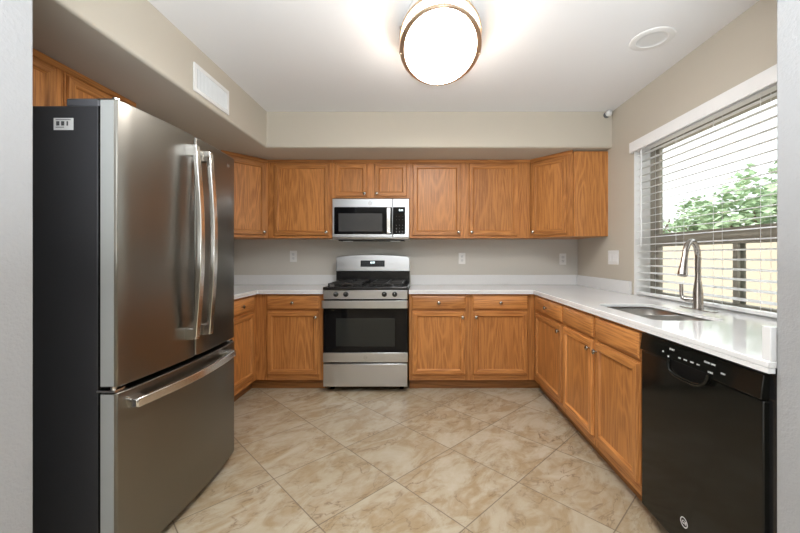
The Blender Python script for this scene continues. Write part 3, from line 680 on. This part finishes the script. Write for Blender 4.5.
for r in range(6):
    for c_ in range(3):
        if r == 2: continue
        text('key', '123456789***0**###'[(r * 3 + c_) % 18] if r > 2 else '-', 0.019, M['greyprint'], cp, (0.036 + c_ * 0.030, -0.0022, 0.205 - r * 0.030), FRONT, 0.0006)
bm = nb(); hexa(bm, [(0, -0.006, 0.004), (MW, -0.006, 0.004), (MW, 0.022, 0.0), (0, 0.022, 0.0), (0, -0.012, 0.021), (MW, -0.012, 0.021), (MW, 0.022, 0.021), (0, 0.022, 0.021)]); obj('bottom_trim', bm, M['steel_h'], t, bevel=0.002)
bm = nb(); box(bm, 0.05, MW - 0.05, 0.03, 0.26, -0.012, 0.004); u = obj('underside', bm, M['black'], t, bevel=0.004)
for xx in (0.09, MW - 0.19):
    bm = nb(); prism(bm, rrect(xx, xx + 0.10, 0.035, 0.085, 0.02), -0.018, -0.010); obj('task_light', bm, M['grille'], u)

# ------------------------------------------------------------------ fridge (built in place, front facing +X)
FY0, FY1 = 1.322, 2.160; FXF = -1.115; FCX = -1.188; FM = (FY0 + FY1) / 2; FHW = (FY1 - FY0) / 2
t = thing('refrigerator', 'tall stainless steel french door refrigerator with bottom freezer on the left', 'refrigerator', (-1.5, FM, 0))
T0 = Vector((-1.5, FM, 0))
def fo(name, bm, mat, parent=None, **k):
    o = obj(name, bm, mat, parent or t, **k)
    if parent is None: o.location = -T0
    return o
bm = nb(); box(bm, -1.93, FCX, FY0 + 0.004, FY1 - 0.004, 0.03, 1.772); case = fo('case', bm, M['case'], bevel=0.006, seg=3)
for xx in (-1.85, -1.26):
    for yy in (FY0 + 0.08, FY1 - 0.08):
        bm = nb(); lathe(bm, [(0, 0), (0.02, 0), (0.02, 0.03), (0, 0.03)], 12, 0, Matrix.Translation((xx, yy, 0))); fo('foot', bm, M['black'])
bm = nb(); box(bm, FCX, FCX + 0.011, FY0 + 0.003, FY1 - 0.003, 0.06, 1.77); fo('gasket', bm, M['gasket'])
bm = nb(); box(bm, FCX, FCX + 0.045, FY0 + 0.02, FY1 - 0.02, 0.012, 0.052); fo('toe_grille', bm, M['gasket'])
def bulge(y): return FXF + 0.024 * (1 - ((y - FM) / FHW) ** 2)
def fdoor(name, y0, y1, z0, z1):
    bm = nb(); n = 14; r = 0.012
    out = [(bulge(y0 + (y1 - y0) * k / n), y0 + (y1 - y0) * k / n) for k in range(n + 1)]
    poly = [(FCX + 0.010, y0)] + [(out[0][0] - r, y0)] + [(out[0][0] - r * 0.3, y0 + r * 0.3)] + [(x, y) for x, y in out if y0 + r <= y <= y1 - r] + [(out[-1][0] - r * 0.3, y1 - r * 0.3)] + [(out[-1][0] - r, y1)] + [(FCX + 0.010, y1)]
    prism(bm, poly, z0, z1)
    # edge faces seen from the side are paler
    return fo(name, bm, M['steel_f'], bevel=0.003, smooth=0.35)
M['silverpaint'] = plain('silver_grey_paint', (0.42, 0.43, 0.42), 0.35, 0.0)
M['steel_f'] = steel('brushed_steel_fridge_front', 2, (0.225, 0.214, 0.192), 0.30, 0.012)
GAPY = 1.745
dl = fdoor('door', FY0, GAPY - 0.003, 0.735, 1.795)
dr = fdoor('door', GAPY + 0.003, FY1, 0.735, 1.795)
fz = fdoor('freezer_drawer', FY0, FY1, 0.052, 0.712)
for o_, z0, z1 in ((dl, 0.735, 1.795), (fz, 0.052, 0.712)):
    bm = nb(); box(bm, FCX + 0.012, FXF - 0.013, FY0 - 0.0012, FY0 + 0.002, z0 + 0.004, z1 - 0.004); plabel(obj('side_panel', bm, M['silverpaint'], o_), 'pale silver door edge')
def vhandle(y, d):
    z0, z1 = 0.828, 1.738; x = bulge(y); bm = nb(); pts = []
    for k in range(13):
        u = k / 12; pts.append((x + 0.040 + 0.024 * math.sin(PI * u), y, z0 + 0.012 + (z1 - z0 - 0.024) * u))
    sweep_rect(bm, pts, [0.015 + 0.001 * math.sin(PI * k / 12) for k in range(13)], 0.010, (0, 1, 0))
    for za, zb_ in ((z0, z0 + 0.055), (z1 - 0.055, z1)): hexa(bm, [(x - 0.002, y - 0.016, za), (x + 0.049, y - 0.0145, za + 0.003), (x + 0.049, y + 0.0145, za + 0.003), (x - 0.002, y + 0.016, za), (x - 0.002, y - 0.016, zb_), (x + 0.049, y - 0.0145, zb_ - 0.003), (x + 0.049, y + 0.0145, zb_ - 0.003), (x - 0.002, y + 0.016, zb_)])
    obj('handle', bm, M['steel_light'], d, bevel=0.003)
vhandle(1.683, dl); vhandle(1.790, dr)
bm = nb(); pts = []
ya, yb_ = FY0 + 0.045, FY1 - 0.085
for k in range(15):
    u = k / 14; y = ya + (yb_ - ya) * u; pts.append((bulge(y) + 0.030 + 0.018 * math.sin(PI * u), y, 0.660))
sweep_rect(bm, pts, 0.0175, 0.009, (0, 0, 1))
for yy, s in ((ya, 1), (yb_, -1)):
    x = bulge(yy); a, b = sorted((yy - 0.006 * s, yy + 0.05 * s)); hexa(bm, [(x - 0.006, a, 0.640), (x + 0.036, a, 0.646), (x + 0.036, b, 0.646), (x - 0.004, b, 0.640), (x - 0.006, a, 0.680), (x + 0.036, a, 0.674), (x + 0.036, b, 0.674), (x - 0.004, b, 0.680)])
obj('handle', bm, M['steel_light'], fz, bevel=0.003)
bm = nb(); box(bm, FCX - 0.13, FCX - 0.005, FY0 + 0.012, FY0 + 0.075, 1.772, 1.804); hc = fo('hinge_cover', bm, M['hinge'], bevel=0.008, seg=3)
bm = nb(); box(bm, FCX - 0.13, FCX - 0.005, FY1 - 0.075, FY1 - 0.012, 1.772, 1.804); fo('hinge_cover', bm, M['hinge'], bevel=0.008, seg=3)
for yy in (FY0 + 0.03, FY1 - 0.03):
    bm = nb(); box(bm, FCX - 0.01, FXF - 0.02, yy - 0.02, yy + 0.02, 1.7955, 1.801); lathe(bm, [(0, 0), (0.012, 0), (0.012, 0.012), (0, 0.012)], 14, 0, Matrix.Translation((FXF - 0.03, yy, 1.797))); fo('hinge', bm, M['steel_light'])
    bm = nb(); box(bm, FCX - 0.006, FXF - 0.012, yy - 0.028, yy + 0.02, 0.714, 0.722); lathe(bm, [(0, 0), (0.010, 0), (0.010, 0.018), (0, 0.018)], 14, 0, Matrix.Translation((FXF - 0.03, yy - 0.012, 0.715))); fo('hinge', bm, M['steel_light'])
# energy sticker with a printed code block
st_z0, st_z1, sx0, sx1 = 1.682, 1.726, -1.352, -1.280
bm = nb(); box(bm, sx0, sx1, FY0 + 0.0028, FY0 + 0.0042, st_z0, st_z1); st = obj('sticker', bm, M['white'], case)
bm = nb(); rnd = random.Random(4)
for k in range(22):
    if rnd.random() < 0.7: box(bm, sx0 + 0.010 + k * 0.002, sx0 + 0.0112 + k * 0.002, FY0 + 0.0022, FY0 + 0.0029, 1.698, 1.714)
for zz, l in ((1.7195, 0.055), (1.692, 0.030)): box(bm, sx0 + 0.008, sx0 + 0.008 + l, FY0 + 0.0022, FY0 + 0.0029, zz - 0.001, zz + 0.001)
obj('barcode', bm, M['ink'], st)
badge(dr, (bulge(2.06) + 0.0012, 2.06, 1.735), 0.013, (PI / 2, 0, PI / 2 + 0.08), M['steel_light'], M['greyprint'])

# ------------------------------------------------------------------ dishwasher (local frame, front facing -y)
t = thing('dishwasher', 'glossy black built-in dishwasher under the worktop at the right', 'dishwasher', (1.022, 1.662, 0), -PI / 2)
DWW = 0.592
bx('tub', (0.004, DWW - 0.004, 0.035, 0.62, 0.075, 0.868), M['black'], t)
bx('toe_panel', (0.004, DWW - 0.004, 0.070, 0.085, 0.004, 0.10), M['black'], t)
bx('side_filler', (DWW, DWW + 0.024, 0.012, 0.035, 0.0, 0.870), M['black'], t)
bm = nb(); box(bm, 0.0, DWW, -0.004, 0.030, 0.078, 0.786)
dd = obj('door', bm, M['dwblack'], t, bevel=0.004)
# control panel, sloped forward, with a pocket handle
bm = nb(); hexa(bm, [(0, -0.012, 0.790), (DWW, -0.012, 0.790), (DWW, 0.030, 0.790), (0, 0.030, 0.790), (0, -0.002, 0.866), (DWW, -0.002, 0.866), (DWW, 0.030, 0.866), (0, 0.030, 0.866)])
cp = obj('control_panel', bm, M['dwblack'], t, bevel=0.003)
bm = nb(); pts = []
for k in range(17):
    a = PI + k / 16 * PI; ca, sa = math.cos(a), math.sin(a)
    ca = math.copysign(abs(ca) ** 0.55, ca); sa = math.copysign(abs(sa) ** 0.75, sa)
    pts.append((0.302 + 0.098 * ca, -0.018 - 0.010 * abs(sa), 0.802 + 0.052 * sa))
tube(bm, pts, 0.007, 10); obj('handle', bm, M['dwblack'], t)
bm = nb(); s = []
poly = [(p[0], p[2]) for p in pts]
a_ = [bm.verts.new((x, -0.0132, z)) for x, z in poly]; b_ = [bm.verts.new((x, -0.005, z)) for x, z in poly]
bm.faces.new(a_); bm.faces.new(b_[::-1])
for k in range(len(poly)): bm.faces.new((a_[k], a_[(k + 1) % len(poly)], b_[(k + 1) % len(poly)], b_[k]))
obj('handle_pocket', bm, M['gasket'], t)
SL = (PI / 2 - 0.13, 0, 0)
def yp(z): return -0.012 + 0.010 * (z - 0.790) / 0.076 - 0.0006
for xx, zz, sz, tx in ((0.205, 0.839, 0.0125, 'START'), (0.252, 0.818, 0.0085, 'DRY'), (0.282, 0.819, 0.0085, 'RINSE'), (0.316, 0.820, 0.0085, 'HEAT'), (0.346, 0.820, 0.0085, 'HOT'), (0.395, 0.840, 0.0105, 'CLEAN  SANI'), (0.403, 0.810, 0.0105, 'LOCK'), (0.454, 0.822, 0.0085, 'RESET')):
    text('key_legend', tx, sz * 0.8, M['print'], cp, (xx, yp(zz), zz), SL, 0.0006)
for xx, zz in ((0.156, 0.820), (0.190, 0.808)):
    bm = nb(); lathe(bm, [(0, 0), (0.004, 0), (0.003, 0.002), (0, 0.002)], 12, 0, Matrix.Rotation(PI / 2, 4, 'X')); obj('indicator', bm, M['print'], cp, (xx, yp(zz), zz))
badge(dd, (0.269, -0.0042, 0.187), 0.019, FRONT, M['print'], M['print'])

# ------------------------------------------------------------------ window blind
VL = 2.825
t = thing('window_blind', 'white horizontal slat blind with valance hanging in the window over the sink', 'blind', (XR + 0.035, 2.03, 2.06))
B0 = Vector(t.location)
def bo(name, bm, mat, **k): o = obj(name, bm, mat, t, **k); o.location = -B0; return o
bm = nb(); box(bm, XR - 0.030, XR - 0.018, 1.20, VL + 0.035, 2.030, 2.112); box(bm, XR - 0.018, XR - 0.001, VL + 0.025, VL + 0.035, 2.030, 2.112); box(bm, XR - 0.018, XR - 0.001, 1.20, 1.21, 2.030, 2.112); bo('valance', bm, M['blind'], bevel=0.003)
bm = nb(); box(bm, XR + 0.008, XR + 0.062, WY0 + 0.010, WY1 - 0.014, 2.032, 2.076); bo('headrail', bm, M['blind'], bevel=0.002)
bm = nb(); zs = []; z = 0.985
tilt = math.radians(9)
while z < 2.02:
    zs.append(z); z += 0.0535
for z in zs:
    s = len(bm.verts); n = 4; top = []; bot = []
    for k in range(n + 1):
        u = -1 + 2 * k / n; x = u * 0.025; zz = 0.0022 * (1 - u * u)
        top.append((x, zz + 0.0012)); bot.append((x, zz - 0.0012))
    lp = top + bot[::-1]; ca, sa = math.cos(tilt), math.sin(tilt)
    lp = [(p[0] * ca - p[1] * sa, p[0] * sa + p[1] * ca) for p in lp]
    a = [bm.verts.new((XR + 0.036 + x, WY0 + 0.016, z + q)) for x, q in lp]; b = [bm.verts.new((XR + 0.036 + x, WY1 - 0.018, z + q)) for x, q in lp]
    bm.faces.new(a); bm.faces.new(b[::-1])
    for k in range(len(lp)): bm.faces.new((a[k], a[(k + 1) % len(lp)], b[(k + 1) % len(lp)], b[k]))
bo('slats', bm, M['slat'])
bm = nb(); box(bm, XR + 0.011, XR + 0.061, WY0 + 0.016, WY1 - 0.018, 0.922, 0.940); bo('bottom_rail', bm, M['blind'], bevel=0.003)
bm = nb()
for yy in (1.47, 1.795, 2.085, 2.39, 2.68):
    for xx in (XR + 0.010, XR + 0.062): tube(bm, [(xx, yy, 0.935), (xx, yy, 2.04)], 0.0011, 5)
bo('ladder_cords', bm, M['blind'])
bm = nb(); tube(bm, [(XR - 0.004, 2.745, 2.03), (XR - 0.004, 2.745, 1.285)], 0.005, 8); tube(bm, [(XR - 0.004, 2.745, 2.03), (XR + 0.012, 2.745, 2.045)], 0.003, 6); bo('tilt_wand', bm, M['blind'])

# ------------------------------------------------------------------ small wall things
def outlet(x, z, label):
    t = thing('wall_outlet', label, 'outlet', (x, YB, z), 0, 'outlets on the back wall')
    bm = nb(); prism(bm, rrect(-0.037, 0.037, -0.060, 0.060, 0.006), 0, 0.005); obj('cover_plate', bm, M['white'], t, rot=(PI / 2, 0, 0), bevel=0.0015)
    for zz in (0.021, -0.021):
        bm = nb(); prism(bm, rrect(-0.017, 0.017, zz - 0.015, zz + 0.015, 0.009), 0.004, 0.0075); r = obj('receptacle', bm, M['grille'], t, rot=(PI / 2, 0, 0))
        bm = nb(); box(bm, -0.008, -0.0055, zz - 0.001, zz + 0.008, 0.007, 0.0079); box(bm, 0.0055, 0.008, zz - 0.001, zz + 0.008, 0.007, 0.0079); box(bm, -0.002, 0.002, zz - 0.010, zz - 0.006, 0.007, 0.0079); obj('slots', bm, M['slot'], r)
outlet(-1.370, 1.214, 'white wall outlet under the wall cabinet left of the range')
outlet(0.440, 1.192, 'white wall outlet just right of the range under the wide wall cabinet')
outlet(1.522, 1.184, 'white wall outlet near the right corner of the back wall')
t = thing('light_switch', 'white triple light switch plate on the right wall before the window', 'switch', (XR, 3.145, 1.205), -PI / 2)
bm = nb(); prism(bm, rrect(-0.085, 0.085, -0.062, 0.062, 0.006), 0, 0.006); obj('cover_plate', bm, M['white'], t, rot=(PI / 2, 0, 0), bevel=0.002)
for xx in (-0.047, 0, 0.047):
    bm = nb(); prism(bm, rrect(xx - 0.0165, xx + 0.0165, -0.033, 0.033, 0.002), 0.005, 0.0095); obj('rocker', bm, M['blind'], t, rot=(PI / 2, 0, 0), bevel=0.001)
# corner sensor
t = thing('motion_sensor', 'small round white sensor on the soffit in the upper right corner', 'sensor', (1.632, 3.172, 2.458))
bm = nb(); lathe(bm, [(0, 0), (0.026, 0), (0.026, 0.010), (0.012, 0.016), (0.010, 0.03), (0, 0.03)], 18, 0, Matrix.Rotation(PI / 2, 4, 'X')); obj('mount', bm, M['hinge'], t)
bm = nb(); sphere(bm, (0, -0.045, 0), 0.027, 16); h_ = obj('head', bm, M['white'], t)
bm = nb(); lathe(bm, [(0, 0), (0.009, 0), (0.007, 0.003), (0, 0.003)], 14, 0, Matrix.Translation((0, -0.071, 0)) @ Matrix.Rotation(PI / 2, 4, 'X')); obj('lens', bm, M['grille'], h_)
# air vent on the left soffit (faces +x)
t = thing('air_vent', 'white louvred air vent on the left soffit above the fridge', 'vent', (-1.36, 2.342, 2.293), PI / 2)
w2, h2 = 0.195, 0.085; fr = 0.024
bm = nb(); box(bm, -w2, w2, -0.009, 0, -h2, -h2 + fr); box(bm, -w2, w2, -0.009, 0, h2 - fr, h2); box(bm, -w2, -w2 + fr, -0.009, 0, -h2 + fr, h2 - fr); box(bm, w2 - fr, w2, -0.009, 0, -h2 + fr, h2 - fr); obj('frame', bm, M['white'], t, bevel=0.002)
bm = nb(); box(bm, -w2 + fr, w2 - fr, -0.0015, -0.0005, -h2 + fr, h2 - fr); obj('backing', bm, M['slot'], t)
bm = nb(); n = 24
for k in range(n):
    x = -w2 + fr + (k + 0.5) * (2 * (w2 - fr) / n)
    hexa(bm, [(x - 0.0035, -0.002, -h2 + fr), (x + 0.0005, -0.007, -h2 + fr), (x + 0.002, -0.0065, -h2 + fr), (x - 0.002, -0.0015, -h2 + fr), (x - 0.0035, -0.002, h2 - fr), (x + 0.0005, -0.007, h2 - fr), (x + 0.002, -0.0065, h2 - fr), (x - 0.002, -0.0015, h2 - fr)])
obj('louvres', bm, M['grille'], t)
# recessed can light
t = thing('recessed_light', 'unlit round recessed downlight in the ceiling near the window wall', 'light', (1.353, 2.109, ZC))
bm = nb(); lathe(bm, [(0.075, 0.0), (0.080, -0.006), (0.106, -0.007), (0.115, -0.004), (0.117, 0.0)], 40); obj('trim_ring', bm, M['white'], t)
bm = nb(); lathe(bm, [(0, -0.0015), (0.055, -0.0015), (0.074, -0.002), (0.079, -0.0045)], 40); obj('lens', bm, M['grille'], t)

# ------------------------------------------------------------------ ceiling lamp: oval, two metal rings round an opal glass
LX, LY = 0.105, 1.99; RXo, RYo, RXi, RYi = 0.222, 0.378, 0.195, 0.362
t = thing('ceiling_lamp', 'lit oval flush ceiling lamp with two champagne metal rings', 'lamp', (LX, LY, ZC))
def ering(zc, hh, rxi, ryi):
    bm = nb(); n = 72; rings = []
    for rx, ry, z in ((RXo, RYo, zc - hh), (RXo, RYo, zc + hh), (rxi, ryi, zc + hh), (rxi, ryi, zc - hh)):
        rings.append([bm.verts.new((rx * math.cos(2 * PI * k / n), ry * math.sin(2 * PI * k / n), z)) for k in range(n)])
    for a, b in zip(rings, rings[1:] + rings[:1]):
        for k in range(n): bm.faces.new((a[k], a[(k + 1) % n], b[(k + 1) % n], b[k]))
    return bm
obj('lower_ring', ering(2.338 + 0.007 - ZC, 0.007, RXi, RYi), M['ring'], t, bevel=0.002)
obj('upper_ring', ering(2.388 + 0.008 - ZC, 0.008, RXo - 0.012, RYo - 0.012), M['ring'], t, bevel=0.002)
bm = nb(); lathe(bm, [(0.0, -0.160), (0.5, -0.1595), (0.85, -0.158), (0.95, -0.156), (0.985, -0.152), (0.99, -0.14), (0.99, -0.095), (0.97, -0.093), (0.0, -0.093)], 72, 0, None, RXi, RYi); obj('diffuser', bm, M['lamp'], t)
bm = nb(); lathe(bm, [(0.0, -0.093), (0.985, -0.093), (0.985, -0.085), (0.90, -0.06), (0.85, -0.001), (0.0, -0.001)], 48, 0, None, RXo, RYo); obj('canopy', bm, M['white'], t)
for k in range(4):
    a = -PI / 2 + k * PI / 2; bm = nb(); tube(bm, [(RXo * 0.985 * math.cos(a), RYo * 0.985 * math.sin(a), -0.150), (RXo * 0.985 * math.cos(a), RYo * 0.985 * math.sin(a), -0.002)], 0.004, 10)
    sphere(bm, (RXo * 0.985 * math.cos(a), RYo * 0.985 * math.sin(a), -0.150), 0.0065, 10); obj('post', bm, M['ring'], t)
